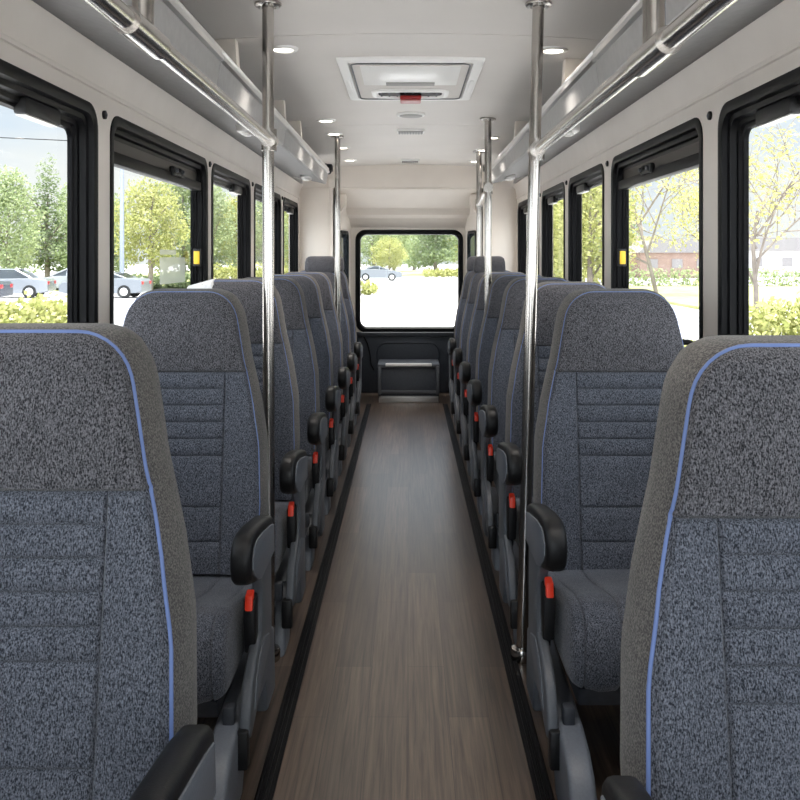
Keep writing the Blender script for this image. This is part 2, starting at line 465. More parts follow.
hb.prism_x([(YB + .02, 1.78), (YB - .004, 1.765), (YB - .004, 1.755), (YB + .04, 1.735), (YB + .16, 1.70), (YB + .30, 1.615), (YB + .33, 1.56), (YB + .42, 1.535), (YR, 1.455), (YR + .05, 1.46), (YR + .05, 1.80)], -.585, .585, M['cream'], 0)
tag(hb.build('trim_4', angle=22), 'cream rear header with sloping underside', kind='structure')

RW = (-.452, .475, .545, 1.425)   # rear window opening
rw = MB()
hole = rrect(RW[0], RW[1], RW[2], RW[3], .075, 7); n = 8
cor = [(.62, 1.80), (-.62, 1.80), (-.62, .50), (.62, .50)]
vs = [(x, YR, z) for x, z in hole] + [(x, YR, z) for x, z in cor]; H = len(hole); fs = []
for k in range(4):
    for i in range(n - 1): fs.append([H + k, k * n + i, k * n + i + 1])
    fs.append([H + k, k * n + n - 1, ((k + 1) % 4) * n, H + (k + 1) % 4])
rw.add(vs, fs, M['cream'])
rw.box(-.95, .95, YR + .05, YR + .08, -.3, .5, M['white_plastic'])
for s in (-1, 1):
    x0, x1 = sorted((s * .55, s * .99)); rw.box(x0, x1, YR + .03, YR + .06, -.3, 1.95, M['white_plastic'])
tag(rw.build('wall_back', recalc=False), 'cream rear wall around the back window', kind='structure')
root = tag(empty('window_14', (0, YR, RW[2])), 'black rubber framed rear window', kind='structure')
fb = MB(); rings = []
for ins, dep in ((-.012, .01), (-.012, -.008), (-.004, -.016), (.022, -.018), (.030, -.010), (.033, .03), (.0, .03)):
    rings.append([(x, dep, z - RW[2]) for x, z in rrect(RW[0] + ins, RW[1] - ins, RW[2] + ins, RW[3] - ins, max(.08 - ins * .6, .03), 7)])
fb.loft(rings, M['black_rubber'], cap=False); fb.build('frame', root)
pb = MB(); pb.box(RW[0] + .01, RW[1] - .01, .012, .018, .01, RW[3] - RW[2] - .01, M['glass']); pb.build('pane', root, smooth=False)
# small side windows in the slanted recess
for s in (-1, 1):
    widx += 1
    root = tag(empty('window_%d' % (14 + (1 if s < 0 else 2)), (s * .545, YB + .25, .9)), 'narrow dark corner window beside the rear window', kind='structure')
    d = Vector((s * (.505 - .58), YR - YB, 0)).normalized()
    nrm = Vector((-s * d.y, d.x * s, 0)); nrm = Vector((-s, -s * s * .15, 0)).normalized()
    def pt(t, z, off):
        base = Vector((s * .58, YB, 0)) + d * t
        return (base.x - s * off - s * .545, base.y - off * .15 - YB - .25, z - .9)
    fb = MB(); rings = []
    for ins, off in ((0, -.004), (0, .010), (.02, .014), (.028, .002), (.030, -.02)):
        rings.append([pt(t, z, off) for t, z in rrect(.05 + ins, .38 - ins, .75 + ins, 1.42 - ins, .05, 5)])
    fb.loft(rings, M['black_rubber'], cap=False); fb.build('frame', root)
    pb = MB(); q = [(.07, .77), (.36, .77), (.36, 1.40), (.07, 1.40)]
    pb.add([pt(t, z, .002) for t, z in q] + [pt(t, z, .006) for t, z in q], [[0, 1, 2, 3], [7, 6, 5, 4], [0, 4, 5, 1], [1, 5, 6, 2], [2, 6, 7, 3], [3, 7, 4, 0]], M['car_glass'])
    pb.build('pane', root, smooth=False)

# rear lower door panel
dr = tag(empty('door_1', (0, YR, 0)), 'dark navy lower door panel under the rear window', kind='structure')
db = MB(); db.box(-.58, .58, -.02, .04, 0, .535, M['navy_panel'], .004)
db.box(-.56, .56, -.045, .0, .495, .535, M['dark_plastic'], .008)
db.build('panel', dr)
eb = MB()
path = [(x, -.021, z) for x, z in rrect(-.275, .275, .24, .44, .09, 8)]
eb.tube(path, .008, M['navy_panel'], 8, True); eb.build('embossed_rim', dr)
sb = MB()
sb.tube([(-.42, -.03, .53), (-.39, -.03, .50), (-.355, -.03, .43), (-.335, -.03, .34), (-.325, -.03, .25), (-.30, -.03, .20)], .006, M['black_rubber'], 8)
sb.build('strap', dr)

# floor tracks along the aisle
for s, nm in ((-1, 'trim_5'), (1, 'trim_6')):
    tb = MB(); c = s * (.318 if s < 0 else .302)
    x0, x1 = c - .020, c + .020
    prof = [(x0, 0), (x0, .004), (x0 + .004, .007), (x0 + .010, .007), (x0 + .012, .003), (x0 + .017, .003), (x0 + .019, .007), (x1 - .019, .007), (x1 - .017, .003), (x1 - .012, .003), (x1 - .010, .007), (x1 - .004, .007), (x1, .004), (x1, 0)]
    tb.prism_y(prof, .3, 7.3, M['track'])
    tag(tb.build(nm, angle=20), 'black grooved seat track along the aisle', kind='structure')

# ------------------------------------------------------------------ seats
ZBASE, ZTOP, SL = .345, 1.097, .162
HW = [(.34, .233), (.525, .237), (.68, .230), (.786, .211), (.85, .195), (.907, .180), (.976, .167), (1.03, .156), (1.12, .147)]
SEAMX = .132
CH = [.83, .785, .74, .695, .65, .515, .425]
HEADZ = .875
def hw(z, top=ZTOP, r=.078):
    w = interp(z, HW)
    if z > top - r:
        t = min(1, (z - (top - r)) / r); w -= r * (1 - math.sqrt(max(0, 1 - t * t)))
    return w

def seat_mesh_parts(s):
    """returns dict of MBs for a seat whose aisle side is +x when s=1"""
    out = {}
    # --- backrest
    b = MB()
    zs = set()
    z = ZBASE
    while z < ZTOP - .078: zs.add(round(z, 4)); z += .018
    for k in range(9): zs.add(round(ZTOP - .078 + .078 * math.sin(R(90 * k / 8)), 5))
    for c in CH + [HEADZ]:
        zs = {q for q in zs if abs(q - c) > .009}
        zs |= {c - .0055, c - .0022, c, c + .0022, c + .0055}
    zs = sorted(zs)
    us = []
    US = .56
    for q in [-1, -.985, -.95, -.88, -.78, -.68, -.60]: us.append(q)
    us += [-US - .02, -US - .008, -US, -US + .008, -US + .02]
    us += [-.42, -.28, -.14, 0, .14, .28, .42]
    us = us + [-q for q in us if q < -.5]
    us = sorted(set(us))
    def xof(u, z):
        w = hw(z); sx = min(SEAMX, .72 * w); a = abs(u)
        x = a / US * sx if a <= US else sx + (a - US) / (1 - US) * (w - sx)
        return math.copysign(x, u)
    def tri(d, w): return max(0, 1 - abs(d) / w)
    def yfront(u, z):
        x = xof(u, z); w = hw(z); a = abs(u)
        y = SL * (z - .36)
        edge = max(0, (a - .93) / .07)
        tz = max(0, (z - (ZTOP - .022)) / .022)
        y += .015 * min(1, edge ** 2 + tz ** 2)    # rounded edge
        if z < HEADZ:
            y -= .016 * max(0, min(1, (a - US) / .25)) * (.5 - .5 * math.cos(math.pi * min(1, (HEADZ - z) / .14)))   # bolster
            if a < US:
                near = min([abs(z - c) for c in CH] + [abs(z - HEADZ)])
                y -= .003 * min(1, near / .02)
                for c in CH: y += .0042 * tri(z - c, .0055) * min(1, (US - a) / .02)
            y += .0048 * tri(abs(u) - US, .02)
        else:
            y -= .020 * math.sin(math.pi * min(1, (z - HEADZ) / (ZTOP - HEADZ))) ** .8 * (1 - .8 * a * a)
        y += .006 * tri(z - HEADZ, .0055)
        return y
    nu, nz = len(us), len(zs)
    fv = [(s * xof(u, z), yfront(u, z), z) for z in zs for u in us]
    def idx(i, j): return i * nu + j
    for i in range(nz - 1):
        mm = M['fab_head'] if zs[i] >= HEADZ - .001 else M['fab_blue']
        k = b.mi(mm)
        for j in range(nu - 1):
            b.f.append([idx(i, j), idx(i, j + 1), idx(i + 1, j + 1), idx(i + 1, j)]); b.m.append(k)
    b.v += fv
    loop = [idx(0, j) for j in range(nu)] + [idx(i, nu - 1) for i in range(1, nz)] + [idx(nz - 1, j) for j in range(nu - 2, -1, -1)] + [idx(i, 0) for i in range(nz - 2, 0, -1)]
    T = .135
    cz = .72
    prev = loop
    kb = b.mi(M['fab_band'])
    ln = len(loop)
    for st, (dy, grow) in enumerate([(.006, .003), (.03, .007), (.07, .009), (.11, .006), (.127, .0), (.135, -.014)]):
        cur = []
        for q in loop:
            x, y, z = fv[q]
            ax = grow * (x / max(abs(x), 1e-6)) if abs(x) > .1 else grow * x / .1
            az = grow * .8 if z > ZTOP - .03 else 0
            y0 = SL * (z - .36)
            cur.append(len(b.v)); b.v.append((x + ax, max(y0 + .012, y0) + dy, z + az))
        for k in range(ln):
            b.f.append([prev[k], prev[(k + 1) % ln], cur[(k + 1) % ln], cur[k]]); b.m.append(kb)
        prev = cur
    b.f.append(prev); b.m.append(b.mi(M['grey_plastic']))
    out['backrest'] = b
    # piping following the front edge (sides and top)
    p = MB(); path = []
    zl = [z for z in zs if z > .36]
    for z in zl: path.append((s * xof(-1, z), yfront(-1, z) + .000, z))
    for u in us[1:-1]: path.append((s * xof(u, zs[-1]), yfront(u, zs[-1]), zs[-1]))
    for z in reversed(zl): path.append((s * xof(1, z), yfront(1, z), z))
    pp = [Vector(path[0])]
    for q in path[1:]:
        if (Vector(q) - pp[-1]).length > .008: pp.append(Vector(q))
    p.tube(pp, .0017, M['piping'], 6); out['piping'] = p
    p = MB(); p.tube(pp, .0034, M['piping'], 8); out['piping_b'] = p
    # --- cushion
    prof = [(.05, .352), (-.02, .358), (-.10, .370), (-.20, .389), (-.30, .412), (-.365, .424), (-.41, .424), (-.44, .411), (-.460, .386), (-.468, .35), (-.466, .30), (-.456, .262), (-.44, .243), (-.41, .235), (-.30, .232), (-.10, .24), (.05, .25)]
    # densify
    pr = []
    for a, c in zip(prof, prof[1:]):
        for k in range(3): pr.append((a[0] + (c[0] - a[0]) * k / 3, a[1] + (c[1] - a[1]) * k / 3))
    pr.append(prof[-1])
    cy, czz = -.2, .32
    def ring(x, ins):
        o = []
        for y, z in pr:
            dx, dz = y - cy, z - czz
            sx = (abs(dx) - ins) / max(abs(dx), 1e-4) if abs(dx) > .18 else 1 - ins / .25
            sz = (abs(dz) - ins) / max(abs(dz), 1e-4) if abs(dz) > .04 else 1 - ins / .1
            o.append((s * x, cy + dx * sx, czz + dz * sz))
        return o
    W = .243
    half = [(W, .030), (W - .002, .022), (W - .008, .011), (W - .018, .005), (W - .026, .0025), (W - .030, .006), (W - .034, .0022), (W - .05, 0), (.18, -.003), (SEAMX + .012, -.001), (SEAMX + .004, .003), (SEAMX, .007), (SEAMX - .004, .003), (SEAMX - .012, -.001), (.06, -.003)]
    xsq = [(-x, i) for x, i in half] + [(0, -.003)] + [(x, i) for x, i in reversed(half)]
    c = MB(); c.loft([ring(x, i) for x, i in xsq], M['fab_blue']); out['cushion'] = c
    # --- seat pan
    q = MB(); q.prism_x([(.03, .25), (-.42, .235), (-.40, .19), (.0, .19)], -.22, .22, M['dark_plastic'], .006); out['seat_pan'] = q
    # --- back shell
    q = MB()
    # --- side panel
    q = MB()
    prof = [(-.16, .50), (-.15, .30), (-.15, .235), (-.19, .212), (-.33, .175), (-.445, .140), (-.466, .150), (-.460, .19), (-.43, .25), (-.375, .285), (-.305, .315), (-.298, .36), (-.30, .41), (-.32, .45), (-.35, .50)]
    q.prism_x(prof, s * .272, s * .297, M['mid_plastic'], .007, 3)
    q.prism_x([(-.20, .27), (-.19, .245), (-.34, .20), (-.41, .185), (-.385, .245), (-.35, .275), (-.28, .295)], s * .294, s * .300, M['grey_plastic'], .004)
    out['side_panel'] = q
    # --- wall side panel
    # --- armrest
    q = MB()
    prof = [(-.468, .484), (-.486, .497), (-.496, .522), (-.494, .550), (-.482, .572), (-.462, .585), (-.43, .589), (-.36, .584), (-.22, .562), (-.165, .549), (-.152, .535), (-.152, .455), (-.30, .452), (-.40, .465)]
    q.prism_x(prof, s * .257, s * .303, M['black_plastic'], .013, 3); out['armrest'] = q
    q = MB()
    prof = [(-.455, .500), (-.472, .518), (-.470, .545), (-.452, .562), (-.425, .567), (-.355, .563), (-.22, .541), (-.172, .530), (-.168, .46), (-.36, .46), (-.41, .475)]
    q.prism_x(prof, s * .300, s * .3065, M['grey_plastic'], .003); out['inset_plate'] = q
    # --- buckle
    q = MB()
    q.prism_x([(-.335, .285), (-.318, .285), (-.300, .33), (-.300, .405), (-.312, .416), (-.345, .410), (-.352, .36)], s * .247, s * .275, M['black_plastic'], .005)
    q.tube([(s * .261, -.325, .29), (s * .261, -.31, .26), (s * .261, -.26, .235)], .008, M['black_rubber'], 8)
    q.v = [(x + s * .013, y, z - .006) for x, y, z in q.v]; out['buckle'] = q
    q = MB(); q.prism_x([(-.3565, .390), (-.352, .422), (-.325, .428), (-.332, .390)], s * .252, s * .270, M['red'], .003); q.v = [(x + s * .013, y, z - .006) for x, y, z in q.v]; out['release_button'] = q
    # --- latch foot
    q = MB()
    q.box(*sorted((s * .262, s * .294)), -.478, -.445, .085, .17, M['black_plastic'], .006)
    q.box(*sorted((s * .235, s * .262)), -.462, -.43, .16, .215, M['dark_plastic'], .006)
    out['latch_foot'] = q
    # --- legs
    for nm, xc in (('leg', .245), ('leg_b', -.19), ('leg_short_b', .245), ('leg_inner_b', -.19)):
        q = MB()
        prof = [(-.66, 0.0), (-.655, .025), (-.625, .085), (-.58, .135), (-.53, .163), (-.47, .176), (-.36, .185), (.0, .20), (.06, .18), (.08, .0), (-.05, .0), (-.08, .09), (-.30, .10), (-.38, .07), (-.42, .0)]
        if nm in ('leg_short_b', 'leg_inner_b'): prof = [(-.47, 0), (-.465, .03), (-.44, .09), (-.40, .15), (-.33, .185)] + prof[6:10] + [(-.05, 0), (-.08, .09), (-.28, .10), (-.34, .05), (-.36, 0)]
        q.prism_x(prof, s * (xc - .028), s * (xc + .028), M['grey_plastic'], .012, 3); out[nm] = q
    # --- tall headrest variant
    q = MB()
    rings = []
    for (z, ww, y0, y1) in [(1.085, .125, .128, .225), (1.10, .135, .120, .232), (1.16, .132, .128, .236), (1.185, .125, .136, .234), (1.198, .108, .150, .222), (1.202, .085, .162, .21)]:
        rings.append([(s * (x * .82 + .03), y, z) for x, y in rrect(-ww, ww, y0, y1, .035, 5)])
    q.loft(rings, M['fab_head']); out['headrest'] = q
    q = MB()
    q.tube([(s * -.17, .235, .87), (s * -.21, .262, .875), (s * -.25, .27, .885), (s * -.268, .27, .905), (s * -.262, .27, .93), (s * -.235, .265, .942), (s * -.17, .235, .945)], .009, M['black_plastic'], 8)
    out['grab_handle'] = q
    return out

def make_seat(s, tall=False, handle=False, front=False, long=False, shared={}):
    key = s
    if key not in shared:
        d = {}
        for nm, mb in seat_mesh_parts(s).items():
            o = mb.build(nm, None); d[nm] = o.data
            bpy.data.objects.remove(o)
        shared[key] = d
    d = shared[key]
    root = empty('bus_seat')
    def part(nm, par, lab=None):
        o = bpy.data.objects.new(nm[:-2] if nm.endswith('_b') else nm, d[nm]); C.objects.link(o); o.parent = par
        if lab: o['label'] = lab
        return o
    part('backrest', root); part('piping_b' if front else 'piping', root, 'blue piping along the backrest edge')
    part('cushion', root); part('seat_pan', root); part('side_panel', root, 'grey plastic side panel')
    a = part('armrest', root, 'black plastic armrest'); part('inset_plate', a, 'grey inset plate')
    k = part('buckle', root, 'black seat belt buckle'); part('release_button', k, 'red release button')
    part('latch_foot', root); part('leg' if front or handle or long else 'leg_short_b', root).name = 'leg'; part('leg_b' if front or long else 'leg_inner_b', root).name = 'leg'
    if tall: part('headrest', root)
    if handle: part('grab_handle', root, 'small black grab loop')
    return root

ORD = ['first', 'second', 'third', 'fourth', 'fifth', 'sixth', 'seventh', 'eighth']
rows = [None, 2.42, 3.16, 3.90, 4.64, 5.38, 6.12, 6.84]
seats = {}
for s in (1, -1):     # s=1: seats along the left wall (aisle at +x)
    lx = -.64 if s > 0 else .60
    where = 'by windows facing parked cars' if s > 0 else 'by windows facing spring trees'
    for i in range(8):
        tall = i >= 6
        o = make_seat(s, tall, handle=(s < 0 and i == 1), front=(i == 0), long=(i == 1))
        if i == 0:
            o.location = (-.553, 1.175, 0) if s > 0 else (.530, 1.07, 0); o.scale = (1, 1, .991 if s > 0 else .982)
            for c in kids(o):
                if c.name.startswith('armrest'): c.location = (0, .15, .05)
        else:
            o.location = (lx, rows[i], 0)
            if s > 0 and i == 2: o.scale = (1, 1, 1.01)
        if i and s > 0:
            for c in kids(o):
                if c.name.split('.')[0] in ('cushion', 'seat_pan'): c.location = (0, -.015, -.02)
        if i and s < 0:
            for c in kids(o):
                if c.name.startswith('armrest'): c.location = (0, 0, .03)
                if c.name.startswith('buckle'): c.location = (0, 0, .03)
        look = {0: 'large close bus seat with blue piping', 6: 'tall bus seat with headrest', 7: 'last tall seat by rear window'}.get(i, 'grey-blue quilted bus seat')
        if i == 2 and s > 0: look = 'grey bus seat with painted sunlit shoulder'
        if i == 1 and s < 0: look = 'bus seat with black grab loop behind'
        tag(o, '%s, %s in row %s' % (look, ORD[i], where), 'seat', 'bus seats in two rows')
        seats[(s, i)] = o
# pale piece added as painted sunlight on the window-side shoulder of one seat
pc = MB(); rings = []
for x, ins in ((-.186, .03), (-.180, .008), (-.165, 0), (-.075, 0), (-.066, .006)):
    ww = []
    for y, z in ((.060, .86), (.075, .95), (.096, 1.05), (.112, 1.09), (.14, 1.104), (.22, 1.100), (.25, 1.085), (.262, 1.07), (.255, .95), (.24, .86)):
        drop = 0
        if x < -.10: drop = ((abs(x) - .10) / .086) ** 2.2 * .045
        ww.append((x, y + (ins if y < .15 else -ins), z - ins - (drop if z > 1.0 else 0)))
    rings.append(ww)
pc.loft(rings, M['pale_sunlit'])
tag(pc.build('sunlit_shoulder', seats[(1, 2)]), 'pale piece painted as sunlight on the shoulder')

# ------------------------------------------------------------------ poles & rails
def pole(px_top, dist, zend, r=.0175, bx=None, foot=True, label='', zt=None):
    x = (px_top - 408) / F * dist
    bx = x if bx is None else bx
    zt = zceil(x)
    o = empty('grab_pole', (bx, dist, 0))
    b = MB(); b.tube([(0, 0, .0), ((x - bx), 0, zt)], r, M['steel'], 20); b.build('tube', o)
    b = MB(); b.disc((x - bx, 0, zt - .005), r * 2.3, .010, M['steel'], 24, 'z', .003)
    for k in range(3):
        a = R(30 + 120 * k); b.disc((x - bx + math.cos(a) * r * 1.75, math.sin(a) * r * 1.75, zt - .012), .004, .006, M['alu'], 10)
    b.build('ceiling_flange', o)
    b = MB(); b.disc((0, 0, .02), r * 1.9, .04, M['steel'], 24, 'z', .008); b.build('floor_flange', o)
    tag(o, label, 'pole', 'stainless grab poles'); return o
p1 = pole(268, 2.67, 0, bx=-.412, label='stainless pole behind the second seat on the parked-cars side, holding the long handrail')
p2 = pole(538.5, 2.67, 0, bx=.338, label='stainless pole with foot visible beside the seat with grab loop')
p3 = pole(337.5, 5.62, 0, .0175, label='thin stainless pole in front of the cream corner, alone on its side')
p4 = pole(488, 4.89, 0, .019, label='stainless pole reaching the ceiling, middle one on the spring-trees side')
p5 = pole(479, 6.37, 0, .019, label='rearmost stainless pole, joined to its neighbour by a short bar')

def fitting(b, x, y, z, r=.0225):
    b.tube([(x, y - .032, z), (x, y + .032, z)], r, M['steel'], 18)
    b.tube([(x, y, z - .032), (x, y, z + .032)], r * .98, M['steel'], 18)
for s, zr, lab in ((-1, EYE + .347, 'long stainless handrail under the luggage rack above the parked-cars windows'), (1, EYE + .318, 'long stainless handrail under the luggage rack above the spring-trees windows')):
    x = -.412 if s < 0 else .382
    o = empty('handrail', (x, .9, zr))
    b = MB(); b.tube([(0, -1.6, 0), (0, 1.77, 0)], .0165, M['steel'], 20); b.build('tube', o)
    b = MB(); y = .5
    b.tube([(0, y - .085, 0), (0, y + .085, 0)], .0215, M['steel'], 20)
    b.tube([(0, y, 0), (0, y, zceil(x) - zr)], .017, M['steel'], 18)
    b.disc((0, y, zceil(x) - zr - .006), .04, .012, M['steel'], 24, 'z', .003)
    b.build('drop_bracket', o)
    b = MB()
    b.tube([(s * .035, y + .10, .06 if s > 0 else .05), (s * .035, y + .10, zceil(x) - zr)], .012, M['mid_plastic'], 14)
    b.tube([(s * .035, y + .10, .06), (s * .01, y + .06, .012)], .009, M['mid_plastic'], 10)
    b.build('stay_rod', o)
    b = MB(); fitting(b, 0, 1.77, 0, .0235); b.build('end_clamp', o)
    tag(o, lab, 'handrail', 'stainless handrails')
# short bar between the two rear right poles
xa, xb = p4.location.x, p5.location.x
zb = EYE + .375
o = empty('handrail', (xa, p4.location.y, zb))
b = MB(); b.tube([(0, 0, 0), (xb - xa, p5.location.y - p4.location.y, 0)], .0165, M['steel'], 18); b.build('tube', o)
b = MB(); fitting(b, 0, 0, 0, .026); b.build('end_clamp', o)
b = MB(); fitting(b, xb - xa, p5.location.y - p4.location.y, 0, .026); b.build('end_clamp', o)
tag(o, 'short stainless bar joining two poles near the rear window', 'handrail', 'stainless handrails')

# ------------------------------------------------------------------ luggage racks
for s in (-1, 1):
    o = empty('luggage_rack', (s * .75, 3.0, EYE + .55))
    off = (-s * .75, -3.0, -(EYE + .55))
    y0, y1 = Y0 + .02, 6.55
    b = MB()
    b.prism_y([(s * .868, EYE + .592), (s * .60, EYE + .532), (s * .598, EYE + .545), (s * .868, EYE + .606)], y0, y1, M['rack']); b.build('tray', o, off)
    b = MB()
    segs = [y0, 1.4, 2.8, 4.3, 5.4, y1]
    for a, c in zip(segs, segs[1:]):
        b.prism_y([(s * .605, EYE + .530), (s * .594, EYE + .534), (s * .582, EYE + .612), (s * .596, EYE + .612)], a + .002, c - .002, M['rack_face'], .002)
    b.build('face_panel', o, off)
    b = MB()
    for a, c in zip(segs, segs[1:]):
        b.prism_y([(s * .584, EYE + .606), (s * .572, EYE + .612), (s * .570, EYE + .624), (s * .577, EYE + .627), (s * .577, EYE + .633), (s * .573, EYE + .640), (s * .578, EYE + .648), (s * .594, EYE + .648), (s * .598, EYE + .606)], a + .002, c - .002, M['alu'], .001)
    tag(b.build('lip_rail', o, off, angle=25), 'bright aluminium lip rail')
    b = MB()
    b.box(*sorted((s * .59, s * .90)), y1 - .012, y1, EYE + .60, EYE + .68, M['rack'], .003)
    b.prism_y([(s * .868, EYE + .592), (s * .605, EYE + .532), (s * .596, EYE + .62), (s * .868, EYE + .62)], y1 - .012, y1 + .004, M['rack'], .002)
    b.build('end_cap', o, off)
    b = MB(); b.prism_y([(s * .885, EYE + .60), (s * .86, EYE + .60), (s * .87, EYE + .735), (s * .895, EYE + .735)], y0, y1 + .8, M['rack_face']); b.build('back_panel', o, off)
    for y in ((1.3, 3.1, 4.3, 4.95) if s < 0 else (1.6, 3.4, 4.95)):
        b = MB(); zc = zceil(.6)
        b.prism_y([(s * .582, EYE + .64), (s * .598, EYE + .64), (s * .665, zc + .0), (s * .59, zc + .0)], y - .028, y + .028, M['cream'], .004)
        b.build('bracket', o, off)
    for y in (3.87, 6.15):
        b = MB(); zz = EYE + .555
        b.box(*sorted((s * .665, s * .725)), y - .075, y + .075, zz - .026, zz + .012, M['alu'], .007)
        b.disc((s * .695, y - .03, zz - .028), .016, .008, M['white_plastic'], 16, 'z', .002)
        b.disc((s * .695, y + .03, zz - .028), .016, .008, M['white_plastic'], 16, 'z', .002)
        tag(b.build('reading_light', o, off), 'small silver reading light')
    tag(o, 'grey overhead luggage rack above the windows facing %s' % ('the parked cars' if s < 0 else 'bare spring trees'), 'luggage rack', 'overhead luggage racks')

# ------------------------------------------------------------------ ceiling fixtures
def lamp(x, y, label, n):
    z = zceil(x)
    o = empty('downlight', (x, y, z))
    b = MB(); rings = []
    for r_, dz in ((.034, .0), (.034, -.006), (.040, -.009), (.050, -.007), (.054, -.001), (.054, .004)):
        rings.append([(r_ * math.cos(a), r_ * math.sin(a), dz) for a in [2 * math.pi * k / 28 for k in range(28)]])
    b.loft(rings, M['white_plastic'], cap=False); b.build('bezel', o)
    b = MB(); b.disc((0, 0, -.003), .035, .004, M['lens'], 24); tag(b.build('lens', o), 'glowing warm lens')
    tag(o, label, 'ceiling light', 'recessed ceiling lights')
    ld = bpy.data.lights.new('downlight_glow', 'SPOT'); ld.spot_size = R(105); ld.spot_blend = 1.0; ld.shadow_soft_size = .03; ld.energy = LAMP; ld.color = (1, .93, .85)
    lo = bpy.data.objects.new('bulb', ld); C.objects.link(lo); lo.parent = o; lo.location = (0, 0, -.012)
LAMP = 15.0
PS, TS = 'parked-cars side', 'spring-trees side'
for i, (y, t) in enumerate([(3.25, 'glowing round ceiling light right beside the front pole on the parked-cars side'), (4.95, 'round ceiling light on the parked-cars side level with the small rectangular vent'),
                            (5.48, 'round ceiling light partly behind the thin lone pole top'), (6.17, 'round ceiling light touching the thin lone pole, third from rear corner'), (6.97, 'rearmost round ceiling light on the parked-cars side near the cream header'),
                            (1.55, 'added unseen round ceiling light over the front seat on the parked-cars side'), (.1, 'added unseen round ceiling light above the entrance on the parked-cars side')]):  # last two are unseen, row continued forward to add light
    lamp(-.45, y, t, i)
for i, (y, t) in enumerate([(3.25, 'glowing round ceiling light beside the pole with visible foot'), (5.62, 'round ceiling light just behind the middle pole top on the spring-trees side'),
                            (6.28, 'round ceiling light between the two joined rear poles'), (7.02, 'rearmost round ceiling light on the spring-trees side near the cream header'),
                            (1.55, 'added unseen round ceiling light over the front seat on the spring-trees side'), (.1, 'added unseen round ceiling light above the entrance on the spring-trees side')]):  # last two unseen here too, added to light the front
    lamp(.525, y, t, i)

# roof hatch
hy0, hy1 = 3.42, 4.30; hx = .010
o = empty('roof_hatch', (hx, (hy0 + hy1) / 2, zceil(0)))
D = (hy1 - hy0) / 2
b = MB(); rings = []
for r_, dz in ((0, .004), (0, -.010), (.006, -.016), (.040, -.016), (.046, -.010), (.048, .006)):
    rings.append([(x, y, dz) for x, y in rrect(-.285 + r_, .285 - r_, -D + r_, D - r_, .012 + r_ * .4, 4)])
b.loft(rings, M['white_plastic'], cap=False); b.build('frame', o, angle=25)
b = MB()
b.box(-.238, .238, -D + .05, D - .048, -.016, .006, M['ceiling'], .008)
b.box(-.20, .20, -D + .10, D - .40, -.020, -.01, M['white_plastic'], .006)
b.build('panel', o)
b = MB()
b.tube([(x, y, -.017) for x, y in rrect(-.232, .232, -D + .056, D - .054, .03, 5)], .003, M['mid_plastic'], 6, True); b.build('gasket', o)
for yy, L_ in ((-D + .022, .09), (D - .022, .10)):
    for xx in (-.13, .11):
        b = MB(); b.box(xx - L_, xx + L_, yy - .010, yy + .010, -.019, -.012, M['white_plastic'], .003); b.build('trim_strip', o)
for xx in (-.262, .262):
    b = MB(); b.box(xx - .009, xx + .009, -.05, .22, -.019, -.012, M['white_plastic'], .003); b.build('trim_strip', o)
b = MB(); rings = []
for r_, dz in ((0, -.012), (0, -.022), (.008, -.027), (.022, -.027), (.030, -.018)):
    rings.append([(x, y, dz) for x, y in rrect(-.175 + r_, .175 - r_, .145 + r_, .33 - r_, .05 - r_ * .6, 6)])
b.loft(rings, M['white_plastic'], cap=False); b.build('vent_surround', o, angle=25)
b = MB(); b.box(-.15, .15, .172, .305, -.0185, -.010, M['black_rubber'], .006)
for k in range(8): b.box(-.135 + k * .036, -.128 + k * .036, .177, .30, -.022, -.016, M['dark_plastic'])
tag(b.build('vent_slot', o), 'black vent slot')
b = MB(); b.box(-.046, .050, .225, .345, -.048, -.024, M['red_dark'], .006); b.box(-.048, .052, .22, .35, -.030, -.012, M['black_plastic'], .005)
tag(b.build('latch', o), 'red release latch')
b = MB(); b.box(-.105, .105, -.03, .045, -.022, -.014, M['vent_grey'], .004); b.build('label_plate', o)
tag(o, 'white framed roof hatch with black slot and red latch in the ceiling', 'roof hatch')

o = empty('ceiling_speaker', (.016, 4.80, zceil(0)))
b = MB(); b.disc((0, 0, -.004), .075, .014, M['white_plastic'], 32, 'z', .004); b.build('rim', o)
b = MB(); b.disc((0, 0, -.010), .062, .006, M['vent_grey'], 32, 'z', .002); b.build('grille', o)
tag(o, 'small round grey ceiling speaker behind the roof hatch', 'speaker')
for y, w, d, lab in ((5.42, .082, .06, 'rectangular grey ceiling vent just behind the round speaker'), (7.08, .072, .06, 'smaller rectangular grey ceiling vent close to the cream header')):
    o = empty('ceiling_vent', (.016, y, zceil(0)))
    b = MB(); b.box(-w, w, -d, d, -.012, .004, M['white_plastic'], .004); b.build('frame', o)
    b = MB(); b.box(-w + .008, w - .008, -d + .01, d - .01, -.016, -.01, M['vent_grey'], .002)
    for k in range(9): b.box(-w + .012 + k * (2 * w - .03) / 8, -w + .016 + k * (2 * w - .03) / 8, -d + .012, d - .012, -.019, -.014, M['mid_plastic'])
    b.build('grille', o)
    tag(o, lab, 'vent', 'ceiling vents')
for s in (-1, 1):
    o = empty('gap_camera', (s * .68, 7.22, zceil(.68)))
    b = MB(); b.box(-.075, .075, -.06, .06, -.05, 0, M['black_plastic'], .006); b.build('gap_block', o)  # dark block put in for the shaded gap past the rack end
    bm = bmesh.new(); bmesh.ops.create_uvsphere(bm, u_segments=16, v_segments=10, radius=.026)
    b = MB(); b.addbm(bm, M['dark_plastic'], Matrix.Translation((-s * .045, -.03, -.055))); b.build('dome', o)
    tag(o, 'camera on dark block for shaded gap in the ceiling corner on the %s' % ('parked-cars side' if s < 0 else 'spring-trees side'), 'camera', 'corner cameras on gap blocks')

